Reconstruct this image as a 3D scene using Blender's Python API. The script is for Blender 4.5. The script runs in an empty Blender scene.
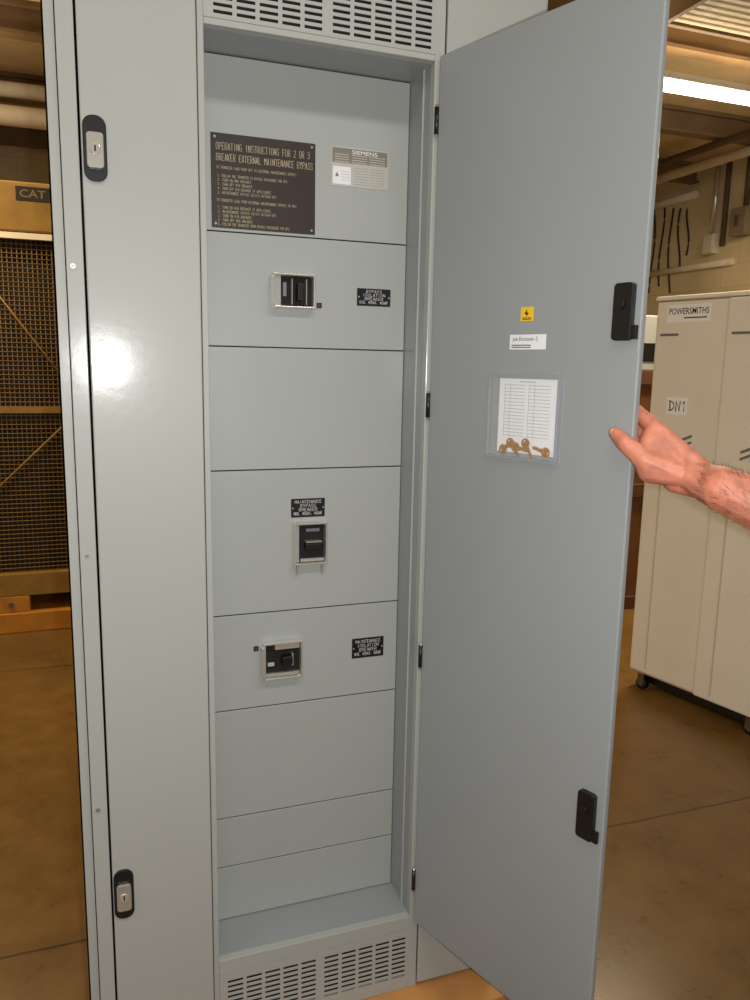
import bpy, bmesh, math, random
from mathutils import Vector, Matrix
V = Vector
random.seed(4)
C = bpy.context.scene.collection
bpy.context.scene.view_settings.view_transform = 'Standard'

# ------------------------------------------------------------------ camera
f = 778.0
yaw, pit, rol = math.radians(20), math.radians(9.8), math.radians(1.1)
CAM = V((0, -1.56, 1.62))
F = V((math.sin(yaw)*math.cos(pit), math.cos(yaw)*math.cos(pit), -math.sin(pit)))
R0 = V((math.cos(yaw), -math.sin(yaw), 0))
U0 = R0.cross(F)
R = R0*math.cos(rol) + U0*math.sin(rol)
U = U0*math.cos(rol) - R0*math.sin(rol)
cd = bpy.data.cameras.new('camera'); cam = bpy.data.objects.new('camera', cd); C.objects.link(cam)
cd.sensor_fit = 'VERTICAL'; cd.sensor_height = 36; cd.lens = 36*f/1000; cd.clip_start = 0.02
m = Matrix((R, U, -F)).transposed().to_4x4(); m.translation = CAM
cam.matrix_world = m
bpy.context.scene.camera = cam

def ray(u, v): return F + R*((u-375)/f) + U*((500-v)/f)
def atT(u, v, t): return CAM + ray(u, v)*t
def frame(o, x):
    X = V(x).normalized(); Y = V((0, 0, 1)); Z = X.cross(Y)
    M = Matrix((X, Y, Z)).transposed().to_4x4(); M.translation = V(o); return M
def pix(M, u, v, off=0):
    n = M.to_3x3().col[2]; p = M.translation + n*off
    d = ray(u, v); t = (p-CAM).dot(n)/d.dot(n)
    return M.inverted() @ (CAM + d*t)

# ------------------------------------------------------------------ materials
def lin(c):
    return tuple(((x/255)/12.92 if x/255 <= .04045 else ((x/255+.055)/1.055)**2.4) for x in c)
def mat(name, col, rough=.5, metal=0, var=.06, scale=6, bump=0, bscale=200, emit=0, alpha=1, coat=0, crough=.1, sss=0):
    mt = bpy.data.materials.new(name); mt.use_nodes = True
    nt = mt.node_tree; b = nt.nodes['Principled BSDF']
    c = lin(col)
    tc = nt.nodes.new('ShaderNodeTexCoord')
    no = nt.nodes.new('ShaderNodeTexNoise'); no.inputs['Scale'].default_value = scale; no.inputs['Detail'].default_value = 5
    nt.links.new(tc.outputs['Object'], no.inputs['Vector'])
    rp = nt.nodes.new('ShaderNodeValToRGB')
    rp.color_ramp.elements[0].position = .3; rp.color_ramp.elements[1].position = .7
    rp.color_ramp.elements[0].color = tuple(max(0, x*(1-var)) for x in c)+(1,)
    rp.color_ramp.elements[1].color = tuple(min(1, x*(1+var)) for x in c)+(1,)
    nt.links.new(no.outputs['Fac'], rp.inputs['Fac'])
    nt.links.new(rp.outputs['Color'], b.inputs['Base Color'])
    b.inputs['Roughness'].default_value = rough; b.inputs['Metallic'].default_value = metal
    b.inputs['Alpha'].default_value = alpha
    b.inputs['Coat Weight'].default_value = coat; b.inputs['Coat Roughness'].default_value = crough
    if sss:
        b.inputs['Subsurface Weight'].default_value = sss
        b.inputs['Subsurface Radius'].default_value = (.01, .004, .002)
        b.inputs['Subsurface Scale'].default_value = .5
    if emit:
        b.inputs['Emission Color'].default_value = c+(1,); b.inputs['Emission Strength'].default_value = emit
    if bump:
        n2 = nt.nodes.new('ShaderNodeTexNoise'); n2.inputs['Scale'].default_value = bscale
        nt.links.new(tc.outputs['Object'], n2.inputs['Vector'])
        bp = nt.nodes.new('ShaderNodeBump'); bp.inputs['Strength'].default_value = bump; bp.inputs['Distance'].default_value = .001
        nt.links.new(n2.outputs['Fac'], bp.inputs['Height']); nt.links.new(bp.outputs['Normal'], b.inputs['Normal'])
        if coat: nt.links.new(bp.outputs['Normal'], b.inputs['Coat Normal'])
    return mt

M_CAB = mat('grey_paint', (165, 167, 162), .5, var=.02, scale=2, bump=.14, bscale=45, coat=.26, crough=.16)
M_IN = mat('inner_grey_paint', (162, 166, 162), .44, var=.03, scale=2, bump=.05, bscale=120, coat=.25, crough=.2)
M_DOOR = mat('grey_paint_cool_shade', (144, 149, 151), .42, var=.02, scale=2, bump=.05, bscale=120, coat=.3, crough=.2)  # cabinet's grey paint with the door's cooler, dimmer light in its colour
M_BLK = mat('black_plastic', (18, 18, 20), .35)
M_DARK = mat('dark_void', (10, 10, 10), .8)
M_CHR = mat('bright_metal', (222, 221, 214), .22, .72, var=.04)
M_ZINC = mat('zinc', (186, 182, 170), .3, .6)
M_BRNP = mat('brown_plate', (44, 33, 26), .45)
M_LET = mat('tan_lettering', (206, 188, 156), .6, var=.02)
M_WLET = mat('white_lettering', (235, 235, 232), .6, var=.02)
M_KLET = mat('black_lettering', (26, 24, 24), .6, var=.02)
M_GLET = mat('grey_lettering', (120, 118, 118), .6, var=.02)
M_PAPER = mat('paper', (226, 228, 230), .7, var=.02)
M_NOTE = mat('bright_paper', (254, 254, 254), .7, var=.005)
M_SILV = mat('silver_foil', (192, 191, 183), .35, .25)
M_YEL = mat('yellow_sticker', (235, 190, 30), .5)
M_RED = mat('dull_red_plastic', (92, 40, 30), .6)
M_CLEAR = mat('clear_vinyl', (225, 230, 235), .12, alpha=.05)
M_BRASS = mat('brass', (184, 132, 50), .24, .5, var=.4, scale=200)
M_GOLDY = mat('machine_rusty_yellow', (180, 118, 30), .5, var=.2, scale=9)
M_GOLDD = mat('machine_yellow_dull', (138, 103, 33), .5, var=.2, scale=9)
M_CATL = mat('badge_lettering', (104, 84, 42), .6)
M_MESH = mat('guard_wire', (120, 92, 46), .6)
M_RAD = mat('radiator', (32, 24, 15), .8)
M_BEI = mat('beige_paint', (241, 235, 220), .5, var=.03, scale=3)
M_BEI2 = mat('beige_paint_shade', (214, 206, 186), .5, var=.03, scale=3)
M_WOOD = mat('pine', (190, 135, 75), .7, var=.2, scale=9, bump=.2, bscale=60)
M_PLY = mat('brown_board', (104, 64, 32), .75, var=.2, scale=6)
M_PLYD = mat('brown_batten', (84, 52, 26), .75, var=.2, scale=6)
M_CEIL = mat('ceiling_paint', (204, 180, 138), .85, var=.2, scale=2)
M_STEEL = mat('joist_steel', (112, 90, 62), .6, var=.2, scale=4)
M_PIPE = mat('pipe_wrap', (224, 212, 186), .7, var=.08)
M_COND = mat('conduit_brown', (92, 74, 54), .6, var=.1)
M_CABLE = mat('cable_rubber', (34, 30, 26), .6)
M_TUBE = mat('lamp_glow', (255, 250, 238), .4, var=0, emit=14)
M_WHITE = mat('white_enamel', (228, 224, 214), .4, var=.03)
M_GBOX = mat('pale_grey_enamel', (160, 165, 168), .5, var=.05)
M_DBOX = mat('grey_enamel', (140, 128, 106), .5, var=.08)
M_SKIN = mat('skin', (194, 122, 98), .5, var=.22, scale=45, bump=.45, bscale=420, sss=.07)
M_NAIL = mat('nail', (214, 154, 136), .3, var=.04)
M_HAIR = mat('arm_hair', (94, 60, 42), .6)

def block_wall(name, ax):
    mt = mat(name, (212, 196, 158), .8, var=.16, scale=1.6)
    nt = mt.node_tree; b = nt.nodes['Principled BSDF']; src = b.inputs['Base Color'].links[0].from_socket
    tc = nt.nodes.new('ShaderNodeTexCoord'); sp = nt.nodes.new('ShaderNodeSeparateXYZ'); cb = nt.nodes.new('ShaderNodeCombineXYZ')
    nt.links.new(tc.outputs['Object'], sp.inputs[0])
    nt.links.new(sp.outputs[ax], cb.inputs['X']); nt.links.new(sp.outputs['Z'], cb.inputs['Y'])
    br = nt.nodes.new('ShaderNodeTexBrick'); br.inputs['Scale'].default_value = 1
    br.inputs['Brick Width'].default_value = .4; br.inputs['Row Height'].default_value = .2; br.inputs['Mortar Size'].default_value = .005
    br.inputs['Color1'].default_value = (1, 1, 1, 1); br.inputs['Color2'].default_value = (.96, .96, .95, 1); br.inputs['Mortar'].default_value = (.84, .82, .79, 1)
    nt.links.new(cb.outputs[0], br.inputs['Vector'])
    mx = nt.nodes.new('ShaderNodeMixRGB'); mx.blend_type = 'MULTIPLY'; mx.inputs[0].default_value = 1
    nt.links.new(src, mx.inputs[1]); nt.links.new(br.outputs['Color'], mx.inputs[2]); nt.links.new(mx.outputs[0], b.inputs['Base Color'])
    return mt
M_WALLX, M_WALLY = block_wall('block_wall_x', 'X'), block_wall('block_wall_y', 'Y')
def floor_mat():
    mt = mat('worn_concrete', (118, 88, 44), .26, var=.2, scale=.9, bump=.12, bscale=30)
    nt = mt.node_tree; b = nt.nodes['Principled BSDF']
    tc = nt.nodes.new('ShaderNodeTexCoord'); sp = nt.nodes.new('ShaderNodeSeparateXYZ')
    wn = nt.nodes.new('ShaderNodeTexNoise'); wn.inputs['Scale'].default_value = 4; wn.inputs['Detail'].default_value = 4
    nt.links.new(tc.outputs['Object'], wn.inputs['Vector'])
    nt.links.new(tc.outputs['Object'], sp.inputs[0])
    def M(op, a, c):
        n_ = nt.nodes.new('ShaderNodeMath'); n_.operation = op
        for i, q in enumerate((a, c)):
            if isinstance(q, (int, float)): n_.inputs[i].default_value = q
            else: nt.links.new(q, n_.inputs[i])
        return n_.outputs[0]
    wob = M('MULTIPLY', M('SUBTRACT', wn.outputs['Fac'], .5), .03)
    yy = M('ADD', M('ADD', sp.outputs['Y'], 1.5-.545), wob)
    l1 = M('LESS_THAN', M('FLOORED_MODULO', yy, 2.18), .009)
    cx = M('ADD', M('SUBTRACT', sp.outputs['X'], -.1), M('MULTIPLY', M('SUBTRACT', wn.outputs['Fac'], .5), 1.2))
    l2 = M('MULTIPLY', M('LESS_THAN', M('ABSOLUTE', cx, 0), .004), .6)
    ln = M('MULTIPLY', M('MAXIMUM', l1, l2), .8)
    src = b.inputs['Base Color'].links[0].from_socket
    n = nt.nodes.new('ShaderNodeTexNoise'); n.inputs['Scale'].default_value = 7; n.inputs['Detail'].default_value = 10; n.inputs['Roughness'].default_value = .7
    nt.links.new(tc.outputs['Object'], n.inputs['Vector'])
    cr = nt.nodes.new('ShaderNodeValToRGB'); cr.color_ramp.elements[0].position = .38; cr.color_ramp.elements[1].position = .62
    cr.color_ramp.elements[0].color = (.5, .47, .42, 1); cr.color_ramp.elements[1].color = (1, 1, 1, 1)
    nt.links.new(n.outputs['Fac'], cr.inputs['Fac'])
    mx0 = nt.nodes.new('ShaderNodeMixRGB'); mx0.blend_type = 'MULTIPLY'; mx0.inputs[0].default_value = .45
    nt.links.new(src, mx0.inputs[1]); nt.links.new(cr.outputs['Color'], mx0.inputs[2])
    mx = nt.nodes.new('ShaderNodeMixRGB'); mx.inputs[2].default_value = lin((44, 32, 20))+(1,)
    nt.links.new(ln, mx.inputs[0]); nt.links.new(mx0.outputs[0], mx.inputs[1])
    nt.links.new(mx.outputs[0], b.inputs['Base Color'])
    rr = nt.nodes.new('ShaderNodeMapRange'); rr.inputs['To Min'].default_value = .18; rr.inputs['To Max'].default_value = .42
    nt.links.new(n.outputs['Fac'], rr.inputs['Value']); nt.links.new(rr.outputs[0], b.inputs['Roughness'])
    return mt
M_FLOOR = floor_mat()

# ------------------------------------------------------------------ mesh builder
I4 = Matrix.Identity(4)
# engraver's single-stroke capitals on a 4 x 6 grid
SF = {'A': '00 26 40;12 32', 'B': '00 06 36 45 44 33 03;33 42 41 30 00', 'C': '45 36 16 05 01 10 30 41', 'D': '00 06 26 44 42 20 00', 'E': '46 06 00 40;03 33',
      'F': '46 06 00;03 33', 'G': '45 36 16 05 01 10 30 41 43 23', 'H': '00 06;40 46;03 43', 'I': '20 26', 'J': '46 41 30 10 01', 'K': '00 06;46 02;13 40',
      'L': '06 00 40', 'M': '00 06 23 46 40', 'N': '00 06 40 46', 'O': '10 01 05 16 36 45 41 30 10', 'P': '00 06 36 45 44 33 03', 'Q': '10 01 05 16 36 45 41 30 10;22 40',
      'R': '00 06 36 45 44 33 03;23 40', 'S': '45 36 16 05 04 13 33 42 41 30 10 01', 'T': '06 46;26 20', 'U': '06 01 10 30 41 46', 'V': '06 20 46', 'W': '06 10 23 30 46',
      'X': '00 46;06 40', 'Y': '06 23 46;23 20', 'Z': '06 46 00 40', '0': '10 01 05 16 36 45 41 30 10', '1': '15 26 20', '2': '05 16 36 45 44 00 40', '3': '05 16 36 45 44 33 42 41 30 10 01;13 33',
      '4': '30 36 02 42', '5': '46 06 03 33 42 41 30 10 01', '6': '45 36 16 05 01 10 30 41 42 33 03', '7': '06 46 10', '8': '13 04 05 16 36 45 44 33 13 02 01 10 30 41 42 33', '9': '01 10 30 41 45 36 16 05 04 13 43',
      '.': '20 21', ',': '21 10', ':': '21 22;24 25', '-': '13 33'}
class B:
    def __init__(s): s.bm = bmesh.new()
    def prism(s, M, pts, z0, z1, smooth=False):
        n = len(pts)
        lo = [s.bm.verts.new(M @ V((x, y, z0))) for x, y in pts]
        hi = [s.bm.verts.new(M @ V((x, y, z1))) for x, y in pts]
        s.bm.faces.new(hi); s.bm.faces.new(lo[::-1])
        for i in range(n):
            fc = s.bm.faces.new((lo[i], lo[(i+1) % n], hi[(i+1) % n], hi[i])); fc.smooth = smooth
        return s
    def box(s, M, x0, x1, y0, y1, z0, z1):
        return s.prism(M, [(x0, y0), (x1, y0), (x1, y1), (x0, y1)], z0, z1)
    def rrect(s, M, x0, x1, y0, y1, z0, z1, r, k=5):
        pts = []
        for cx, cy, a0 in ((x1-r, y0+r, -90), (x1-r, y1-r, 0), (x0+r, y1-r, 90), (x0+r, y0+r, 180)):
            for i in range(k+1):
                a = math.radians(a0+90*i/k); pts.append((cx+r*math.cos(a), cy+r*math.sin(a)))
        return s.prism(M, pts, z0, z1)
    def cyl(s, M, x, y, z0, z1, r, k=20):
        return s.prism(M, [(x+r*math.cos(2*math.pi*i/k), y+r*math.sin(2*math.pi*i/k)) for i in range(k)], z0, z1, True)
    def rod(s, p0, p1, r, k=12):
        p0, p1 = V(p0), V(p1); d = p1-p0
        M = d.to_track_quat('Z', 'Y').to_matrix().to_4x4(); M.translation = p0
        return s.cyl(M, 0, 0, 0, d.length, r, k)
    def sweep(s, pts, r, k=8):
        rings = []
        for i, p in enumerate(pts):
            d = (pts[min(i+1, len(pts)-1)]-pts[max(i-1, 0)]).normalized()
            M = d.to_track_quat('Z', 'Y').to_matrix()
            rings.append([s.bm.verts.new(p + M @ V((r*math.cos(2*math.pi*j/k), r*math.sin(2*math.pi*j/k), 0))) for j in range(k)])
        for a, c in zip(rings, rings[1:]):
            for j in range(k):
                fc = s.bm.faces.new((a[j], a[(j+1) % k], c[(j+1) % k], c[j])); fc.smooth = True
        s.bm.faces.new(rings[0][::-1]); s.bm.faces.new(rings[-1]); return s
    def ring(s, M, x, y, z0, z1, r0, r1, k=24, ox=0):
        L = []
        for r, z in ((r0, z0), (r1, z0), (r1, z1), (r0, z1)):
            o = ox if r == r0 else 0
            L.append([s.bm.verts.new(M @ V((x+o+r*math.cos(2*math.pi*i/k), y+r*math.sin(2*math.pi*i/k), z))) for i in range(k)])
        for q in range(4):
            a, b = L[q], L[(q+1) % 4]
            for i in range(k): s.bm.faces.new((a[i], a[(i+1) % k], b[(i+1) % k], b[i]))
        return s
    def frame_rect(s, M, x0, x1, y0, y1, w, z0, z1):
        o = [(x0, y0), (x1, y0), (x1, y1), (x0, y1)]; n = [(x0+w, y0+w), (x1-w, y0+w), (x1-w, y1-w), (x0+w, y1-w)]
        L = [[s.bm.verts.new(M @ V((x, y, z))) for x, y in p] for p, z in ((n, z0), (o, z0), (o, z1), (n, z1))]
        for q in range(4):
            a, b = L[q], L[(q+1) % 4]
            for i in range(4): s.bm.faces.new((a[i], a[(i+1) % 4], b[(i+1) % 4], b[i]))
        return s
    def grid_holes(s, M, X, Y, hx, hy, z=0):
        vd = {}
        def vert(i, j):
            if (i, j) not in vd: vd[(i, j)] = s.bm.verts.new(M @ V((X[i], Y[j], z)))
            return vd[(i, j)]
        for i in range(len(X)-1):
            for j in range(len(Y)-1):
                if i in hx and j in hy: continue
                s.bm.faces.new((vert(i, j), vert(i+1, j), vert(i+1, j+1), vert(i, j+1)))
        return s
    def engrave(s, M, body, x0, x1, y0, y1, z, t):
        n = len(body); sx = (x1-x0)/(6*n-2); sy = (y1-y0)/6
        for i, ch in enumerate(body):
            for pl_ in SF.get(ch, '').split(';'):
                P = [V((x0+(6*i+int(q[0]))*sx, y0+int(q[1])*sy, z)) for q in pl_.split()]
                for a, c in zip(P, P[1:]):
                    d = (c-a).normalized()*t/2; e = V((-d.y, d.x, 0))
                    s.bm.faces.new([s.bm.verts.new(M @ q) for q in (a-d-e, c+d-e, c+d+e, a-d+e)])
        return s
    def text(s, M, body, x0, x1, y0, y1, z, shear=0, fat=0):
        cu = bpy.data.curves.new('t', 'FONT'); cu.body = body; cu.resolution_u = 3; cu.shear = shear; cu.offset = fat
        ob = bpy.data.objects.new('t', cu); C.objects.link(ob)
        dg = bpy.context.evaluated_depsgraph_get()
        me = bpy.data.meshes.new_from_object(ob.evaluated_get(dg))
        xs = [v.co.x for v in me.vertices]; ys = [v.co.y for v in me.vertices]
        sx = (x1-x0)/(max(xs)-min(xs)); sy = (y1-y0)/(max(ys)-min(ys))
        for v in me.vertices:
            v.co = M @ V((x0+(v.co.x-min(xs))*sx, y0+(v.co.y-min(ys))*sy, z))
        s.bm.from_mesh(me)
        bpy.data.objects.remove(ob); bpy.data.curves.remove(cu); bpy.data.meshes.remove(me)
        return s
    def hull(s, pts):
        t = bmesh.new(); vs = [t.verts.new(p) for p in pts]
        g = bmesh.ops.convex_hull(t, input=vs)
        junk = [e for e in g['geom_interior']+g['geom_unused'] if isinstance(e, bmesh.types.BMVert)]
        bmesh.ops.delete(t, geom=list(set(junk)), context='VERTS')
        me = bpy.data.meshes.new('h'); t.to_mesh(me); t.free(); s.bm.from_mesh(me); bpy.data.meshes.remove(me)
        return s
WL = {}
def wl(o): return WL[o.name]
def obj(name, b, mt, parent=None, bevel=0, fix=True):
    bm = b.bm
    if fix: bmesh.ops.recalc_face_normals(bm, faces=bm.faces)
    xs = [v.co for v in bm.verts]
    lo = V([min(c[i] for c in xs) for i in range(3)]); hi = V([max(c[i] for c in xs) for i in range(3)])
    c = (lo+hi)/2
    if parent is None: c.z = lo.z
    bmesh.ops.translate(bm, verts=bm.verts, vec=-c)
    me = bpy.data.meshes.new(name); bm.to_mesh(me); bm.free()
    me.materials.append(mt)
    o = bpy.data.objects.new(name, me); C.objects.link(o)
    WL[o.name] = c.copy()
    if parent is not None:
        o.parent = parent; o.location = c - wl(parent)
    else: o.location = c
    if bevel:
        md = o.modifiers.new('Bevel', 'BEVEL'); md.width = bevel; md.segments = 2; md.limit_method = 'ANGLE'
    return o
def tag(o, label, cat=None, group=None):
    o['label'] = label
    if cat: o['category'] = cat
    if group: o['group'] = group
    return o
def thing(name, loc, label, cat, group=None):
    o = bpy.data.objects.new(name, None); C.objects.link(o); o.location = loc; WL[o.name] = V(loc); o.empty_display_size = .1
    return tag(o, label, cat, group)
def struct(name, b, mt):
    o = obj(name, b, mt); o['kind'] = 'structure'; return o

# ------------------------------------------------------------------ room
ZC = 3.6
struct('floor', B().box(I4, -4, 5.7, -3.6, 6.6, -.1, 0), M_FLOOR)
struct('ceiling', B().box(I4, -4, 5.7, -3.6, 6.6, ZC, ZC+.1), M_CEIL)
struct('wall_back', B().box(I4, -4, 5.7, 6.5, 6.6, 0, ZC), M_WALLX)
struct('wall_right', B().box(I4, 5.6, 5.7, -3.6, 6.5, 0, ZC), M_WALLY)
struct('wall_left', B().box(I4, -4.1, -4, -3.6, 6.6, 0, ZC), M_WALLY)
for k in range(8):
    y = -2.6+k*1.25
    bj = B().prism(Matrix(((0, 0, 1, 0), (1, 0, 0, y), (0, 1, 0, ZC), (0, 0, 0, 1))),
        [(-.05, -.18), (.05, -.18), (.05, -.16), (.012, -.16), (.012, -.03), (.05, -.03), (.05, 0), (-.05, 0), (-.05, -.03), (-.012, -.03), (-.012, -.16), (-.05, -.16)], -4, 5.6)
    struct('trim_%d' % (k+1), bj, M_STEEL)

# ------------------------------------------------------------------ cabinet
XL, XR, ZB, ZT, YD = -.056, .933, .10, 2.40, .62
RX0, RX1, RZ0, RZ1, RD = .218, .679, .298, 2.228, .13
FP = frame((0, 0, 0), (1, 0, 0)); BP = frame((0, RD, 0), (1, 0, 0))
cab = thing('electrical_cabinet', (.44, .3, ZB), 'tall grey steel electrical cabinet standing with its right door open', 'cabinet')
b = B()
b.box(I4, XL, XL+.003, .012, YD, ZB, ZT); b.box(I4, XR-.003, XR, .002, YD, ZB, ZT)
b.box(I4, XL, XR, YD-.003, YD, ZB, ZT); b.box(I4, XL, XR, .012, YD, ZT-.003, ZT); b.box(I4, XL, XR, .012, YD, ZB, ZB+.003)
b.box(I4, XL, XL+.02, .012, .016, ZB, ZT)
obj('body', b, M_CAB, cab)
b = B()
b.box(I4, XL+.022, -.004, 0, .03, ZB, ZT)
b.box(I4, .206, RX0, 0, .02, ZB, ZT)
b.box(I4, RX1, .70, 0, .02, ZB, ZT)
b.box(I4, RX0, RX1, .0, .02, RZ1, 2.24); b.box(I4, RX0, RX1, .0, .02, 2.375, ZT)
b.box(I4, RX0, RX1, .0, .02, .262, RZ0); b.box(I4, RX0, RX1, .0, .02, ZB, .125)
obj('front_frame', b, M_CAB, cab, .0015)
def grille(z0, z1, r0, r1, n):
    X, hx = [RX0], []
    for a, c in ((.236, .442), (.463, .669)):
        p = (c-a+.008)/5
        for i in range(5):
            hx.append(len(X)); X += [a+i*p, a+(i+1)*p-.008]
    X.append(RX1)
    Y, hy = [z0], []
    p = (r1-r0)/n
    for j in range(n):
        hy.append(len(Y)); Y += [r0+j*p, r0+j*p+p*.48]
    Y.append(z1)
    g = obj('vent_grille', B().grid_holes(FP, X, Y, hx, hy, -.001), M_CAB, cab)
    md = g.modifiers.new('Solid', 'SOLIDIFY'); md.thickness = .0015; md.offset = -1
    obj('vent_backing', B().box(FP, RX0, RX1, z0, z1, -.024, -.0215), M_DARK, g)
grille(2.24, 2.375, 2.248, 2.37, 10)
grille(.125, .262, .135, .25, 9)
b = B()
b.box(I4, RX1, RX1+.003, .02, RD+.004, RZ0-.003, RZ1+.003)
b.box(I4, RX0-.003, RX0, .02, RD+.004, RZ0-.003, RZ1+.003)
b.box(I4, RX0, RX1, .02, RD+.004, RZ1, RZ1+.003); b.box(I4, RX0, RX1, .02, RD+.004, RZ0-.003, RZ0)
obj('recess_liner', b, M_DOOR, cab)
obj('recess_back', B().box(I4, RX0, RX1, RD+.010, RD+.013, RZ0, RZ1), M_DARK, cab)
obj('jamb_strip', B().box(I4, RX1-.004, RX1-.0002, .05, .053, RZ0+.001, RZ1-.001), M_IN, cab)
seams = [pix(BP, 404, v).y for v in (245, 351, 466, 600, 688, 787, 832)]
zz = [RZ1-.001]+seams+[RZ0+.001]
for i in range(len(zz)-1):
    hi, lo = zz[i]-.0012, zz[i+1]+.0012
    obj('inner_panel', B().box(BP, RX0+.001, RX1-.001, lo, hi, -.004, .0), M_IN, cab, .0012)
def prect(M, u0, v0, u1, v1, off=0):
    a = pix(M, u0, v0, off); c = pix(M, u1, v1, off); return a.x, c.x, c.y, a.y   # x0,x1,y0,y1
# instruction plate
x0 = pix(BP, 211, 180).x; x1 = pix(BP, 315, 190).x; y1 = pix(BP, 263, 138).y; y0 = pix(BP, 263, 231).y
pl = tag(obj('instruction_plate', B().box(BP, x0, x1, y0, y1, 0, .002), M_BRNP, cab, .0006), 'dark brown engraved operating instruction plate')
w, h = x1-x0, y1-y0
TT, TB = .00075, .00042
L = [("OPERATING INSTRUCTIONS FOR 2 OR 3", .05, .94, .10, .172, TT), ("BREAKER EXTERNAL MAINTENANCE BYPASS", .05, .97, .215, .287, TT),
     ("TO TRANSFER LOAD FROM UPS TO EXTERNAL MAINTENANCE BYPASS:", .05, .82, .345, .373, TB),
     ("1. FOLLOW THE TRANSFER TO BYPASS PROCEDURE FOR UPS", .06, .72, .431, .459, TB), ("2. TURN ON MBB BREAKER", .06, .37, .476, .504, TB),
     ("3. TURN OFF MIB BREAKER", .06, .38, .521, .549, TB), ("4. TURN OFF BIB BREAKER IF APPLICABLE", .06, .56, .566, .594, TB),
     ("5. MAINTENANCE BYPASS EXISTS WITHIN UPS", .06, .61, .611, .639, TB),
     ("TO TRANSFER LOAD FROM EXTERNAL MAINTENANCE BYPASS TO UPS:", .05, .82, .691, .719, TB),
     ("1. TURN ON BIB BREAKER IF APPLICABLE", .06, .56, .766, .794, TB), ("2. MAINTENANCE BYPASS EXISTS WITHIN UPS", .06, .61, .811, .839, TB),
     ("3. TURN ON MIB BREAKER", .06, .37, .856, .884, TB), ("4. TURN OFF MBB BREAKER", .06, .38, .901, .929, TB),
     ("5. FOLLOW THE TRANSFER FROM BYPASS PROCEDURE FOR UPS", .06, .74, .946, .974, TB)]
b = B()
for s, a, c, t, d, th_ in L: b.engrave(BP, s, x0+a*w, x0+c*w, y1-d*h, y1-t*h, .0024, th_)
obj('lettering', b, M_LET, pl, fix=False)
for cx in (x0+.008, x1-.008):
    for cy in (y0+.008, y1-.008): obj('rivet', B().cyl(BP, cx, cy, .002, .0035, .0026, 12), M_ZINC, pl)
# data plate
x0 = pix(BP, 331, 165).x; x1 = pix(BP, 388, 170).x; y1 = pix(BP, 360, 149).y; y0 = pix(BP, 360, 188).y
w, h = x1-x0, y1-y0
dp = tag(obj('rating_plate', B().box(BP, x0, x1, y0, y1, 0, .0012), M_SILV, cab), 'small silver rating plate with dark header band')
obj('plate_band', B().box(BP, x0+.02*w, x0+.98*w, y1-.40*h, y1-.03*h, .0012, .0016), mat('plate_ink', (124, 118, 106), .5), dp)
wb = obj('warning_block', B().box(BP, x0+.03*w, x0+.34*w, y0+.05*h, y0+.5*h, .0012, .0016), M_PAPER, dp)
obj('warning_mark', B().prism(BP, [(x0+.07*w, y0+.24*h), (x0+.13*w, y0+.24*h), (x0+.10*w, y0+.36*h)], .0016, .002), mat('faded_red', (150, 100, 88), .6), wb)
obj('lettering', B().text(BP, "SIEMENS", x0+.36*w, x0+.80*w, y1-.16*h, y1-.06*h, .002), M_WLET, dp, fix=False)
b = B()
for r in (.19, .25, .31, .37):
    for (a, c) in ((.06, .3), (.36, .62), (.66, .94)): b.box(BP, x0+a*w, x0+c*w, y1-r*h-.0006, y1-r*h, .0016, .002)
obj('fine_print_lettering', b, M_WLET, dp)
b = B()
for r in (.50, .57, .64, .71, .78, .85, .92):
    for (a, c) in ((.4, .64), (.68, .93)): b.box(BP, x0+a*w, x0+c*w, y1-r*h-.0004, y1-r*h, .0012, .0016)
for r in (.62, .69, .76, .83): b.box(BP, x0+.17*w, x0+.32*w, y1-r*h-.0004, y1-r*h, .0016, .002)
obj('fine_print_lettering', b, M_GLET, dp)
# small name plates
def nameplate(u0, v0, u1, v1, lines, lab):
    x0, x1, y0, y1 = prect(BP, u0, v0, u1, v1); w, h = x1-x0, y1-y0
    n = tag(obj('name_plate', B().box(BP, x0, x1, y0, y1, 0, .0018), M_BLK, cab, .0005), lab)
    b = B(); k = len(lines)
    for i, (s, a) in enumerate(lines):
        t = .09+i*.84/k
        b.engrave(BP, s, x0+(.5-a/2)*w, x0+(.5+a/2)*w, y1-(t+.62/k)*h, y1-t*h, .0022, .0006)
    obj('lettering', b, M_WLET, n, fix=False)
    for q in (.05, .95): obj('rivet', B().cyl(BP, x0+q*w, (y0+y1)/2, .0018, .003, .002, 10), M_ZINC, n)
nameplate(357, 288, 390, 307, [("BYPASS", .46), ("ISOLATION", .66), ("BREAKER", .54), ("BIB, 400AT, 400AF", .84)], 'black engraved plate beside the top breaker')
nameplate(291, 499, 324.5, 516, [("MAINTENANCE", .78), ("BYPASS", .46), ("BREAKER", .54), ("MBB, 400AT, 400AF", .84)], 'black engraved plate above the middle breaker')
nameplate(352, 639, 383, 655, [("MAINTENANCE", .78), ("ISOLATION", .66), ("BREAKER", .54), ("MIB, 400AT, 400AF", .84)], 'black engraved plate beside the lowest breaker')
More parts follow.
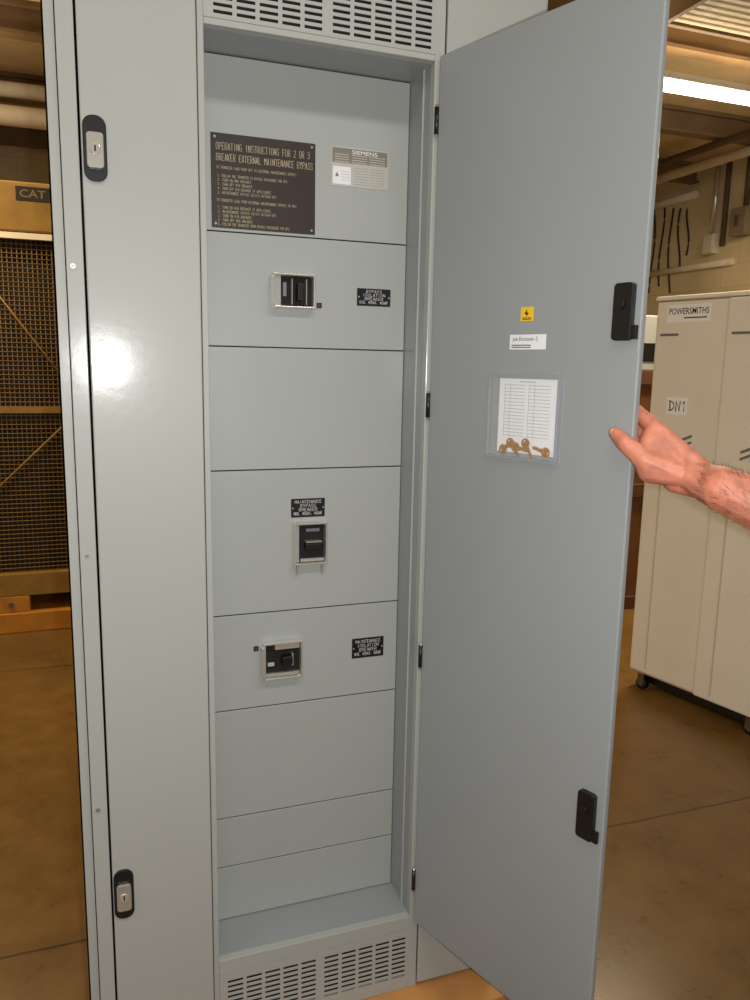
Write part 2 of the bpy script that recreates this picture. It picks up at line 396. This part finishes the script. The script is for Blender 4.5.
# breakers
def breaker(u0, v0, u1, v1, kind):
    x0, x1, y0, y1 = prect(BP, u0, v0, u1, v1); w, h = x1-x0, y1-y0
    bz = tag(obj('breaker', B().frame_rect(BP, x0, x1, y0, y1, .0052, 0, .020), M_CHR, cab, .0020),
             {'top': 'top breaker with bright metal bezel around a dark opening', 'mid': 'middle breaker with upright bright bezel and two prongs below', 'low': 'lowest breaker with bright bezel and sideways toggle'}[kind])
    q = lambda a, c, d, e, z0, z1: B().box(BP, x0+a*w, x0+c*w, y0+d*h, y0+e*h, z0, z1)
    obj('breaker_face', q(.04, .96, .04, .96, .0, .002), M_DARK, bz)
    if kind == 'mid':
        obj('breaker_side_plate', q(.08, .18, .07, .93, .002, .010), M_CHR, bz, .001)
        obj('breaker_sill', q(.22, .92, .07, .14, .002, .010), M_CHR, bz, .001)
        obj('breaker_toggle', q(.34, .84, .36, .52, .002, .024), M_BLK, bz, .002)
        obj('toggle_edge', q(.36, .82, .53, .56, .002, .018), M_ZINC, bz)
        obj('breaker_label', q(.40, .80, .76, .83, .002, .003), M_GLET, bz)
        for xx in (x0+.14*w, x1-.12*w): obj('prong', B().box(BP, xx-.0026, xx+.0026, y0-.022, y0+.004, .002, .012), M_ZINC, bz)
    elif kind == 'top':
        obj('breaker_side_plate', q(.07, .20, .07, .93, .002, .012), M_CHR, bz, .001)
        obj('breaker_toggle', q(.56, .70, .22, .72, .002, .026), M_BLK, bz, .002)
        obj('toggle_guide', q(.45, .47, .12, .86, .002, .012), M_ZINC, bz)
        obj('toggle_guide', q(.79, .81, .12, .86, .002, .012), M_ZINC, bz)
        obj('breaker_label', q(.27, .35, .36, .76, .002, .003), M_GLET, bz)
    else:
        obj('breaker_top_plate', q(.30, .93, .78, .92, .002, .012), M_CHR, bz, .001)
        obj('breaker_sill', q(.07, .93, .07, .15, .002, .012), M_CHR, bz, .001)
        obj('breaker_toggle', q(.46, .72, .40, .62, .002, .026), M_BLK, bz, .002)
        obj('toggle_edge', q(.72, .76, .34, .66, .002, .016), M_ZINC, bz)
        obj('breaker_label', q(.14, .30, .32, .42, .002, .003), M_SILV, bz)
    if kind != 'mid':
        obj('bezel_flap', B().box(BP, x0-.005, x0+.02*w, y0+.1*h, y1-.1*h, .004, .024), M_CHR, bz, .001)
breaker(271, 273, 313.5, 310, 'top'); breaker(292, 522, 325.5, 562, 'mid'); breaker(262, 641.5, 301, 674, 'low')
for (u, v) in ((319, 305.5), (256, 648.5)):
    p = pix(BP, u, v)
    t = obj('indicator', B().frame_rect(BP, p.x-.0055, p.x+.0055, p.y-.0055, p.y+.0055, .002, 0, .003), M_BLK, cab)
    obj('indicator_lens', B().box(BP, p.x-.0035, p.x+.0035, p.y-.0035, p.y+.0035, 0, .002), M_RED, t)
# closed side doors with latches
def latch(M, cx, cy, parent):
    l = obj('latch', B().rrect(M, cx-.020, cx+.020, cy-.056, cy+.056, 0, .006, .018), M_BLK, parent, .0015)
    obj('latch_handle', B().rrect(M, cx-.0145, cx+.0145, cy-.034, cy+.026, .006, .013, .006), M_ZINC, l, .0015)
    obj('lock', B().cyl(M, cx, cy-.002, .0125, .0155, .0095), M_CHR, l, .001)
    obj('keyhole', B().box(M, cx-.0014, cx+.0014, cy-.007, cy+.003, .0155, .0158), M_DARK, l)
FPd = frame((0, -.006, 0), (1, 0, 0))
sd = tag(obj('side_door', B().box(FPd, .0, .204, ZB+.012, ZT-.01, -.01, 0), M_CAB, cab, .0025), 'closed narrow left door with two black latches')
for (u, v) in ((95, 149), (124, 893)):
    p = pix(FPd, u, v); latch(FPd, p.x, p.y, sd)
sd2 = tag(obj('side_door', B().box(FPd, .702, .928, ZB+.012, ZT-.01, -.01, 0), M_CAB, cab, .0025), 'closed narrow right door behind the open door')
for (u, v) in ((73, 266), (87, 556), (98, 810)):
    p = pix(FP, u, v)
    sc = obj('screw', B().cyl(FP, p.x, p.y, 0, .002, .0048, 14), M_ZINC, cab)
    obj('screw_slot', B().box(FP, p.x-.003, p.x+.003, p.y-.0006, p.y+.0006, .002, .0022), M_DARK, sc)

# open door
HX = V((.684, -.004, 0)); DW = .503; DT = .014
ddir = V((.337, -.9415, 0))
DF = frame(HX, ddir)
DZ0, DZ1 = .288, 2.236
door = tag(obj('door', B().box(DF, .004, DW, DZ0, DZ1, -DT, 0), M_DOOR, cab, .003), 'open grey right door, cool shade in its colour')
for v in (122, 405, 655, 878):
    x = 436+(v-122)*(411-436)/(878-122)
    z = pix(FP, x, v).y
    h = obj('hinge', B().rod((.683, -.007, z-.026), (.683, -.007, z+.026), .005), M_BLK, door)
    obj('hinge_pin', B().rod((.683, -.007, z-.031), (.683, -.007, z+.031), .003), M_ZINC, h)
def doorlatch(u, v):
    p = pix(DF, u, v)
    l = obj('latch', B().rrect(DF, p.x-.022, p.x+.014, p.y-.047, p.y+.047, 0, .012, .007), M_BLK, door, .0015)
    obj('latch_bolt', B().box(DF, p.x+.002, p.x+.024, p.y-.045, p.y-.022, .003, .010), M_BLK, l, .001)
    obj('latch_boss', B().cyl(DF, p.x-.006, p.y+.012, .012, .016, .008), M_BLK, l, .001)
doorlatch(628, 312); doorlatch(590, 815)
# stickers
def dr(u0, u1, v0, v1):
    um, vm = (u0+u1)/2, (v0+v1)/2
    return pix(DF, u0, vm).x, pix(DF, u1, vm).x, pix(DF, um, v1).y, pix(DF, um, v0).y
x0, x1, y0, y1 = dr(521, 533.5, 307, 321); w, h = x1-x0, y1-y0
st = tag(obj('warning_sticker', B().box(DF, x0, x1, y0, y1, 0, .0006), M_YEL, door), 'small yellow warning sticker')
b = B().prism(DF, [(x0+.5*w, y1-.15*h), (x0+.3*w, y0+.5*h), (x0+.48*w, y0+.5*h), (x0+.4*w, y0+.3*h), (x0+.68*w, y0+.58*h), (x0+.5*w, y0+.58*h)], .0006, .0009)
b.box(DF, x0+.15*w, x0+.85*w, y0+.1*h, y0+.16*h, .0006, .0009).box(DF, x0+.15*w, x0+.85*w, y0+.2*h, y0+.25*h, .0006, .0009)
obj('warning_lettering', b, M_KLET, st)
x0, x1, y0, y1 = dr(510, 546, 334.5, 349.5); w, h = x1-x0, y1-y0
st = tag(obj('white_sticker', B().box(DF, x0, x1, y0, y1, 0, .0006), M_PAPER, door), 'white printed sticker')
b = B().text(DF, "Job Enclosed -2", x0+.08*w, x0+.78*w, y0+.5*h, y0+.84*h, .001)
for q in (.12, .26): b.box(DF, x0+.06*w, x0+.6*w, y0+q*h, y0+(q+.06)*h, .0006, .0009)
obj('lettering', b, M_KLET, st, fix=False)
# pouch on the door
x0, x1, y0, y1 = dr(490, 561, 374, 460); w, h = x1-x0, y1-y0
pouch = tag(obj('document_pouch', B().box(DF, x0, x1, y0, y1, .0098, .0102), M_CLEAR, door), 'clear vinyl document pouch')
obj('pouch_border', B().frame_rect(DF, x0, x1, y0, y1, .004, 0, .0098), mat('vinyl_border', (172, 178, 184), .3, alpha=.5), pouch)
px0, px1, py0, py1 = dr(499, 556, 379, 445); w, h = px1-px0, py1-py0
py0b = y0+.012
sheet = tag(obj('paper_list', B().box(DF, px0, px1, py0b, py1, .0002, .0008), M_PAPER), 'white printed list sheet inside the clear pouch on the open door', 'paper')
b = B()
b.box(DF, px0+.36*w, px0+.64*w, py1-.05*h, py1-.042*h, .0008, .001)
for i in range(16):
    yy = py1-(.10+i*.052)*h
    for (a, c) in ((.1, .47), (.53, .9)): b.box(DF, px0+a*w, px0+c*w, yy, yy+.0007, .0008, .001)
for a in (.1, .2, .53, .63): b.box(DF, px0+a*w, px0+a*w+.0005, py1-.9*h, py1-.08*h, .0008, .001)
obj('lettering', b, M_GLET, sheet, fix=False)
KP = [(506, 447, 35, 'leftmost brass key lying in the clear pouch'), (513, 446, -50, 'second brass key from the left in the clear pouch'),
      (520, 448, -10, 'middle brass key of the five in the clear pouch'), (529, 447, -60, 'fourth brass key from the left in the clear pouch'), (545, 451, 165, 'rightmost brass key lying in the clear pouch')]
for i, (u, v, a, lab) in enumerate(KP):
    p = pix(DF, u, v)
    KM = DF @ Matrix.Translation((p.x, p.y, .0010+.0016*i)) @ Matrix.Rotation(math.radians(a), 4, 'Z') @ Matrix.Scale(.86, 4)
    k = tag(obj('key', B().ring(KM, -.009, 0, 0, .0015, .0022, .0115, ox=-.006), M_BRASS, None, .0004), lab, 'key', 'brass keys in the pouch')
    obj('key_blade', B().prism(KM, [(.001, -.0046), (.006, -.0046), (.009, -.001), (.012, -.0046), (.015, -.0012), (.018, -.0046), (.021, -.001), (.024, -.003), (.029, 0), (.026, .0046), (.001, .0046)], .0001, .0013), M_BRASS, k)

# pallet / skid
pal = thing('wooden_skid', (.44, .25, 0), 'low pine skid under the grey electrical cabinet', 'pallet')
for y in (-.10, .05, .2, .35, .5): obj('deck_board', B().box(I4, -.05, 1.05, y, y+.135, .082, .0995), M_WOOD, pal, .002)
for x in (-.04, .45, .93): obj('runner', B().box(I4, x, x+.09, -.1, .635, 0, .0818), M_WOOD, pal, .002)

# ------------------------------------------------------------------ hand and forearm
zE = pix(DF, 635, 440).y
def hp(a, n, z): return DF @ V((DW-a, zE+z, -n))
ico = bmesh.new(); bmesh.ops.create_icosphere(ico, subdivisions=2, radius=1); SPH = [v.co.copy() for v in ico.verts]; ico.free()
def sph(p, r): return [p+q*r for q in SPH]
hb = B()
def chain(js):
    for (p, r), (q, s) in zip(js, js[1:]): hb.hull(sph(p, r)+sph(q, s))
wr = hp(-.098, .046, -.056)
mcps = [hp(-.015, .036, .022), hp(-.019, .044, .000), hp(-.025, .045, -.022), hp(-.036, .041, -.043)]
rad = [.0146, .0142, .0133, .0118]
pip = [hp(.021, .040, .044), hp(.028, .045, .016), hp(.022, .045, -.008), hp(.007, .041, -.030)]
dip = [hp(.046, .031, .049), hp(.053, .033, .020), hp(.045, .033, -.004), hp(.027, .031, -.026)]
tip = [hp(.064, .0237, .047), hp(.071, .024, .018), hp(.061, .0238, -.006), hp(.041, .0228, -.028)]
for i in range(4):
    r = rad[i]
    chain([(mcps[i], r), (pip[i], r*.88), (dip[i], r*.78), (tip[i], r*.68)])
    hb.hull(sph(pip[i], r*.96))
pp = []
for q, r in zip(mcps, rad): pp += sph(q, r*1.04)
pp += sph(wr + V((0, 0, .008)), .024) + sph(wr + V((0, 0, -.014)), .021) + sph(hp(-.062, .034, -.066), .019)
hb.hull(pp)
th = [hp(-.070, .024, -.050), hp(-.027, -.006, -.030), hp(.003, -.0185, -.004), hp(.025, -.0130, .009)]
chain([(th[0], .022), (th[1], .0188), (th[2], .0146), (th[3], .0117)])
hb.hull(sph(th[2], .0152))
hb.hull(sph(th[0], .022)+sph(hp(-.034, .004, -.050), .0205)+sph(hp(-.05, .03, -.03), .018)+sph(th[1], .0178))
hb.hull(sph(th[1], .016)+sph(hp(-.012, .026, .006), .012)+sph(mcps[0], .012)+sph(hp(-.055, .03, -.03), .017))
f1 = atT(722, 489, 1.235); f2 = atT(775, 512, 1.20); f3 = atT(850, 545, 1.16); f4 = atT(915, 575, 1.13)
def ell(p, r, k): return [p + V((q.x*r, q.y*r, q.z*r*k)) for q in SPH]
A = [(wr+V((0, 0, -.004)), .0285, 1.02), (f1, .035, 1.05), (f2, .042, 1.05), (f3, .048, 1.05), (f4, .044, 1.0)]
for (p, r, k), (q, s, l) in zip(A, A[1:]): hb.hull(ell(p, r, k)+ell(q, s, l))
hb.hull(sph(hp(-.075, .036, -.048), .024)+ell(A[0][0].lerp(f1, .45), .0318, 1.03))
person = tag(obj('person', hb, M_SKIN), 'bare forearm and hand of a person gripping the edge of the open grey door', 'person')
md = person.modifiers.new('Remesh', 'REMESH'); md.mode = 'VOXEL'; md.voxel_size = .0022; md.use_smooth_shade = True
md = person.modifiers.new('Smooth', 'SMOOTH'); md.factor = .5; md.iterations = 8
na = (th[3]-th[2]).normalized(); nn = (DF.to_3x3() @ V((0, .35, 1))).normalized(); nn = (nn-na*nn.dot(na)).normalized(); ns = na.cross(nn)
nb = B(); cN = th[3]+na*.001+nn*.0092
nb.hull([cN + na*(q.x*.0070)+ns*(q.y*.0058)+nn*(q.z*.0016) for q in SPH])
nl = obj('thumb_nail', nb, M_NAIL, person)
for p_ in nl.data.polygons: p_.use_smooth = True
hbm = B()
for i in range(520):
    s = random.random(); seg = random.choice([0, 1, 1, 2])
    (p, r, k), (q, s2, l) = A[seg], A[seg+1]
    ax = (q-p).normalized(); c = p.lerp(q, s); rr = r+(s2-r)*s
    e1 = (-F - ax*(-F).dot(ax)).normalized(); e2 = ax.cross(e1)
    a = random.uniform(-1.7, 1.7)
    out = e1*math.cos(a)+e2*math.sin(a)
    o = c+out*rr*.985
    tipv = o + (ax*-.8+out*.3+e2*random.uniform(-.7, .2)).normalized()*random.uniform(.006, .011)
    mid = o.lerp(tipv, .5)+out*.0010
    hbm.sweep([o, mid, tipv], .00017, 3)
ah = obj('arm_hair', hbm, M_HAIR, person); ah['kind'] = 'stuff'

# ------------------------------------------------------------------ generator on the left
GF = frame((0, 3.4, 0), (1, 0, 0))
gz = lambda v: pix(GF, 30, v).y
gx = lambda u, v=400: pix(GF, u, v).x
gen = thing('generator_set', (-.9, 3.9, 0), 'yellow generator set with wire radiator guard standing behind the cabinet at left', 'generator')
GX0, GX1 = -1.9, .5
obj('radiator_body', B().box(GF, GX0+.05, GX1-.05, gz(572), gz(190), -.9, -.06), M_RAD, gen)
tb = obj('top_beam', B().box(GF, GX0, GX1, gz(233), gz(183), -.9, .03), M_GOLDD, gen, .01)
lx0, lx1 = gx(20, 195), gx(46, 195)
obj('badge', B().box(GF, lx0-.02, lx1+.1, gz(202), gz(188), .03, .034), M_RAD, tb)
obj('lettering', B().text(GF, "CAT", lx0, lx1, gz(199), gz(191), .036, fat=.02), M_CATL, tb, fix=False)
obj('guard_rail', B().box(GF, GX0, GX1, gz(240), gz(234), 0, .03), M_PIPE, gen)
for x in (GX0, -.62, GX1-.08): obj('post', B().box(GF, x, x+.03, gz(572), gz(236), -.03, .0), M_GOLDD, gen)
b = B()
x = GX0
while x < GX1: b.rod(GF @ V((x, gz(572), -.015)), GF @ V((x, gz(238), -.015)), .0028, 5); x += .026
z = gz(572)
while z < gz(238): b.rod(GF @ V((GX0, z, -.012)), GF @ V((GX1, z, -.012)), .0028, 5); z += .026
wg = obj('wire_guard', b, M_MESH, gen)
obj('cross_bar', B().box(GF, GX0, GX1, gz(413), gz(407), -.01, .012), M_GOLDD, gen)
for (u0, v0, u1, v1) in ((-60, 538, 90, 400), (-30, 262, 90, 412)):
    obj('diagonal_brace', B().rod(GF @ V((gx(u0, v0), gz(v0), .004)), GF @ V((gx(u1, v1), gz(v1), .004)), .005), M_GOLDD, gen)
obj('lower_rail', B().box(GF, GX0, GX1, gz(594), gz(572), -.9, .03), M_GOLDD, gen, .005)
obj('base_beam', B().box(GF, GX0, GX1, 0, gz(610), -.9, .05), M_GOLDY, gen, .006)
for x in (-1.6, -.60, .2):
    ft = obj('mount_foot', B().box(GF, x, x+.2, gz(610), gz(594), -.2, .03), M_GOLDY, gen, .005)
    obj('bolt', B().cyl(GF, x+.1, gz(602), .03, .045, .016, 6), M_COND, ft)
for u, v, y, r, lab in ((30, 92, 4.2, .045, 'upper pale lagged pipe above the generator'), (30, 118, 4.05, .06, 'lower thicker pale lagged pipe above the generator')):
    PF = frame((0, y, 0), (1, 0, 0)); p = pix(PF, u, v)
    o = tag(obj('pipe', B().rod((-3.95, y, p.y), (1.2, y, p.y), r, 20), M_PIPE), lab, 'pipe', 'pipes above the generator')
    obj('pipe_flange', B().rod((-.75, y, p.y), (-.71, y, p.y), r*1.08, 20), M_STEEL, o)
    hx_ = -1.2 if v < 100 else -1.5
    obj('pipe_hanger', B().rod((hx_, y, p.y), (hx_, y, ZC+.01), .012, 8), M_STEEL, o)
p = pix(frame((0, 4.6, 0), (1, 0, 0)), 30, 30)
du = thing('air_duct', (-1.2, 4.6, p.y-.12), 'pale rectangular air duct under the ceiling above the generator', 'duct')
obj('duct_run', B().box(I4, -3.9, .9, 4.45, 4.8, p.y-.12, p.y+.1), M_PIPE, du, .006)
for x in (-2.4, -.75, .6): obj('duct_joint', B().box(I4, x, x+.04, 4.44, 4.81, p.y-.13, p.y+.11), M_STEEL, du)
for x in (-1.8, .2): obj('duct_hanger', B().rod((x, 4.62, p.y), (x, 4.62, ZC), .01, 8), M_STEEL, du)

# ------------------------------------------------------------------ beige power cabinet on the right
d0 = ray(627, 685); UO = CAM + d0*(-CAM.z/d0.z)
UF = frame((UO.x, UO.y, 0), (.235, -.972, 0))
ub, ut = pix(UF, 629, 670).y, pix(UF, 657, 297).y
UW, UD = 1.02, .8
base = UF @ V((UW/2, 0, -UD/2))
ups = thing('power_cabinet', base, 'beige power cabinet on casters with a paper note on its left door', 'cabinet')
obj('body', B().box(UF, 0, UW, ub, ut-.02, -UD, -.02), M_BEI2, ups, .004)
obj('top_cap', B().box(UF, -.006, UW+.006, ut-.02, ut, -UD, .004), M_BEI, ups, .006)
dxs = [0, pix(UF, 706, 560).x, pix(UF, 706, 560).x+.36, UW]
for i in range(3):
    a, c = dxs[i]+.004, dxs[i+1]-.004
    zf = 0 if i != 1 else .02
    d = obj('door', B().box(UF, a, c, ub+.012, ut-.026, -.02, zf), M_BEI, ups, .010)
    m_ = (a+c)/2
    obj('door_slot', B().prism(UF, [(m_-.05, 1.28), (m_+.06, 1.33), (m_+.06, 1.318), (m_-.05, 1.268)], zf, zf+.003), M_GLET, d)
    obj('door_slot', B().prism(UF, [(m_-.05, 1.25), (m_+.06, 1.30), (m_+.06, 1.288), (m_-.05, 1.238)], zf, zf+.003), M_GLET, d)
    obj('pull_slot', B().rrect(UF, a+.03, a+.13, ut-.185, ut-.174, zf, zf+.003, .005), M_GLET, d)
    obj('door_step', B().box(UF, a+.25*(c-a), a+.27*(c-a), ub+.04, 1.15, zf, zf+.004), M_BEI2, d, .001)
    if i == 0:
        p0 = pix(UF, 666, 414); p1 = pix(UF, 688, 398)
        nt_ = tag(obj('paper_note', B().box(UF, p0.x, p1.x, p0.y, p1.y, .0005, .0012), M_NOTE, d), 'white handwritten paper note')
        w, h = p1.x-p0.x, p1.y-p0.y
        b = B()
        for st_ in ([(.16, .78), (.18, .22)], [(.10, .78), (.24, .76), (.36, .62), (.36, .40), (.26, .26), (.12, .22)], [(.46, .2), (.47, .78), (.64, .22), (.66, .8)], [(.78, .66), (.86, .8), (.85, .2)]):
            b.sweep([UF @ V((p0.x+a_*w, p0.y+b_*h, .0014)) for a_, b_ in st_], .0026, 6)
        obj('lettering', b, M_KLET, d)
p0 = pix(UF, 667, 323); p1 = pix(UF, 712, 303)
lb = tag(obj('brand_strip', B().box(UF, p0.x, p1.x, p0.y, p1.y, 0, .001), M_NOTE, ups), 'pale lettered badge near the top')
w, h = p1.x-p0.x, p1.y-p0.y
b = B().text(UF, "POWERSMITHS", p0.x+.04*w, p1.x-.04*w, p0.y+.46*h, p0.y+.82*h, .0014, fat=.008)
b.box(UF, p0.x+.4*w, p1.x-.08*w, p0.y+.22*h, p0.y+.29*h, .001, .0014)
obj('lettering', b, M_KLET, lb, fix=False)
obj('base', B().box(UF, .05, UW-.05, .03, ub, -UD+.02, -.06), M_BLK, ups)
for (x, z) in ((.07, -.03), (.66, -.03), (UW-.08, -.03), (.07, -UD+.01), (UW-.08, -UD+.01)):
    c = UF @ V((x, .030, z)); ax = UF.to_3x3() @ V((0, 0, .014))
    cs = obj('caster', B().rod(c-ax, c+ax, .030, 18), M_BLK, ups)
    obj('caster_fork', B().box(UF, x-.018, x+.018, .025, ub, z+.0145, z+.0185), M_COND, cs)
    obj('caster_hub', B().rod(c, c+ax*1.05, .010, 14), M_ZINC, cs)

# brown crate behind, with a grey box on it
CF = frame((2.75, 2.75, 0), (1, -.1, 0))
cr = thing('wooden_crate', CF @ V((.45, 0, -.4)), 'tall brown wooden crate behind the beige power cabinet', 'crate')
obj('crate_body', B().box(CF, 0, .9, .0, 1.62, -.8, -.02), M_PLY, cr, .004)
for (a, c) in ((0, .09), (.78, .87), (1.53, 1.62)): obj('batten', B().box(CF, 0, .9, a, c, -.02, 0), M_PLYD, cr, .003)
gb = thing('equipment_box', CF @ V((.62, 1.62, -.3)), 'pale grey equipment box standing on the tall brown wooden crate', 'box')
obj('box_body', B().box(CF, .42, .88, 1.621, 1.98, -.55, -.08), M_GBOX, gb, .008)
obj('box_window', B().box(CF, .66, .80, 1.68, 1.80, -.08, -.076), M_BLK, gb)

# ceiling light
lt = thing('ceiling_light', (3.7, 2.3, 3.16), 'long fluorescent ceiling light glowing above the beige power cabinet', 'light')
obj('housing', B().box(I4, 2.55, 4.95, 2.25, 2.35, 3.215, 3.25), M_WHITE, lt, .004)
obj('tube', B().rod((2.6, 2.3, 3.19), (4.9, 2.3, 3.19), .028, 16), M_TUBE, lt)
for x in (2.9, 4.6): obj('hanger', B().rod((x, 2.3, 3.25), (x, 2.3, ZC), .006, 8), M_STEEL, lt)
lv = thing('air_vent', (3.25, 2.0, 3.42), 'louvred grey air vent hanging at the ceiling near the light', 'vent')
obj('frame', B().frame_rect(I4, 2.9, 3.6, 1.75, 2.15, .03, 3.42, ZC), M_STEEL, lv)
for k in range(6): obj('slat', B().box(I4, 2.93, 3.57, 1.79+k*.055, 1.82+k*.055, 3.425, 3.45), M_PIPE, lv)
# conduits, pipes and cables on the right wall
def onwall(u, v, x=5.57):
    d = ray(u, v); t = (x-CAM.x)/d.x; return CAM+d*t
p = onwall(716, 190)
jb = thing('junction_box', (5.6, p.y, 2.7), 'small beige junction box with a thin bright conduit on the right wall', 'electrical box')
obj('box_body', B().box(I4, 5.53, 5.605, p.y-.07, p.y+.07, 2.72, 2.90), M_BEI2, jb, .006)
obj('box_cover', B().box(I4, 5.52, 5.53, p.y-.06, p.y+.06, 2.73, 2.89), M_BEI2, jb, .002)
obj('conduit', B().rod((5.575, p.y, 2.90), (5.575, p.y, ZC), .022), M_CHR, jb)
p = onwall(744, 222)
sb = thing('switch_box', (5.6, p.y, p.z-.12), 'tan switch box with a brown conduit on the right wall', 'electrical box')
obj('box_body', B().box(I4, 5.49, 5.605, p.y-.09, p.y+.09, p.z-.12, p.z+.12), M_DBOX, sb, .006)
obj('switch_lever', B().box(I4, 5.47, 5.49, p.y-.015, p.y+.015, p.z-.04, p.z+.05), M_COND, sb, .003)
obj('conduit', B().rod((5.575, p.y, p.z+.12), (5.575, p.y, ZC), .026), M_COND, sb)
for i, (v, r, ue, mt_, lab) in enumerate(((196, .04, 696, M_PIPE, 'upper pale horizontal pipe along the right wall'), (268, .03, 731, M_PIPE, 'lower pale horizontal pipe along the right wall'), (160, .05, 705, M_COND, 'thick dark horizontal pipe high on the right wall'))):
    p = onwall(690, v, 5.605-r); y1_ = onwall(640, v).y; y0_ = onwall(ue, v).y
    tag(obj('wall_pipe', B().rod((5.605-r, y1_, p.z), (5.605-r, y0_, p.z), r), mt_), lab, 'pipe', 'pipes on the right wall')
p = onwall(729, 160)
tag(obj('wall_conduit', B().rod((5.58, p.y, 2.78), (5.58, p.y, ZC), .026), M_COND), 'short brown vertical conduit beside the beige junction box', 'pipe')
for i, u in enumerate((654, 663, 672, 681, 689)):
    pts = []
    for s in range(18):
        pts.append(onwall(u+2.0*math.sin(s*.28+i*1.1)-.2*s, 208+s*(5, 4.6, 5, 3.6, 2.8)[i], 5.592))
    tag(obj('cable', B().sweep(pts, .009, 8), M_CABLE), ['black cable hanging on the right wall nearest the open door', 'second hanging black cable from the open door', 'middle black cable of the five on the right wall', 'fourth hanging black cable from the open door', 'shortest black cable hanging on the right wall'][i], 'cable', 'hanging wall cables')
for i, (x, z, r, mt_, lab) in enumerate(((4.7, 3.385, .03, M_COND, 'dark conduit running under the ceiling joists beyond the light'), (5.05, 3.38, .04, M_PIPE, 'pale pipe running under the ceiling joists beside the right wall'))):
    o = tag(obj('ceiling_pipe', B().rod((x, -2.6, z), (x, 6.45, z), r), mt_), lab, 'pipe', 'pipes under the ceiling joists')
    obj('pipe_strap', B().box(I4, x-r-.01, x+r+.01, 2.38, 2.42, z-.005, 3.425), M_STEEL, o)

# ------------------------------------------------------------------ lights
def area(loc, sx, sy, e, col, rot=(0, 0, 0)):
    l = bpy.data.lights.new('area', 'AREA'); l.shape = 'RECTANGLE'; l.size = sx; l.size_y = sy; l.energy = e; l.color = col
    o = bpy.data.objects.new('area_light', l); o.location = loc; o.rotation_euler = rot; C.objects.link(o); return o
warm = (1, .80, .52)
area((3.75, 2.3, 3.14), 2.2, .2, 92, warm)
area((3.75, 2.3, 3.30), 2.2, .2, 12, warm, (math.pi, 0, 0))  # added upward light to brighten the ceiling, since the housing blocks the tube
area((-1.5, 2.6, 3.3), 2.2, .2, 70, warm)
area((-1.5, 3.4, 3.0), 2.2, .2, 15, warm, (math.pi, 0, 0))  # unseen upward light, added to brighten the ceiling over the generator
area((.6, -1.7, 3.4), 2.4, .3, 34, (1, .95, .88))
area((-2.6, -1.2, 3.2), 2.4, .3, 18, (.98, .99, 1))
fl = bpy.data.lights.new('flash', 'POINT'); fl.energy = 68; fl.shadow_soft_size = .012; fl.color = (1, .99, .97)
fo = bpy.data.objects.new('flash_light', fl); fo.location = CAM + R*.055 - U*.015 - F*.01; C.objects.link(fo)
w = bpy.data.worlds.new('world'); bpy.context.scene.world = w; w.use_nodes = True
w.node_tree.nodes['Background'].inputs[0].default_value = (1, .96, .92, 1); w.node_tree.nodes['Background'].inputs[1].default_value = .17
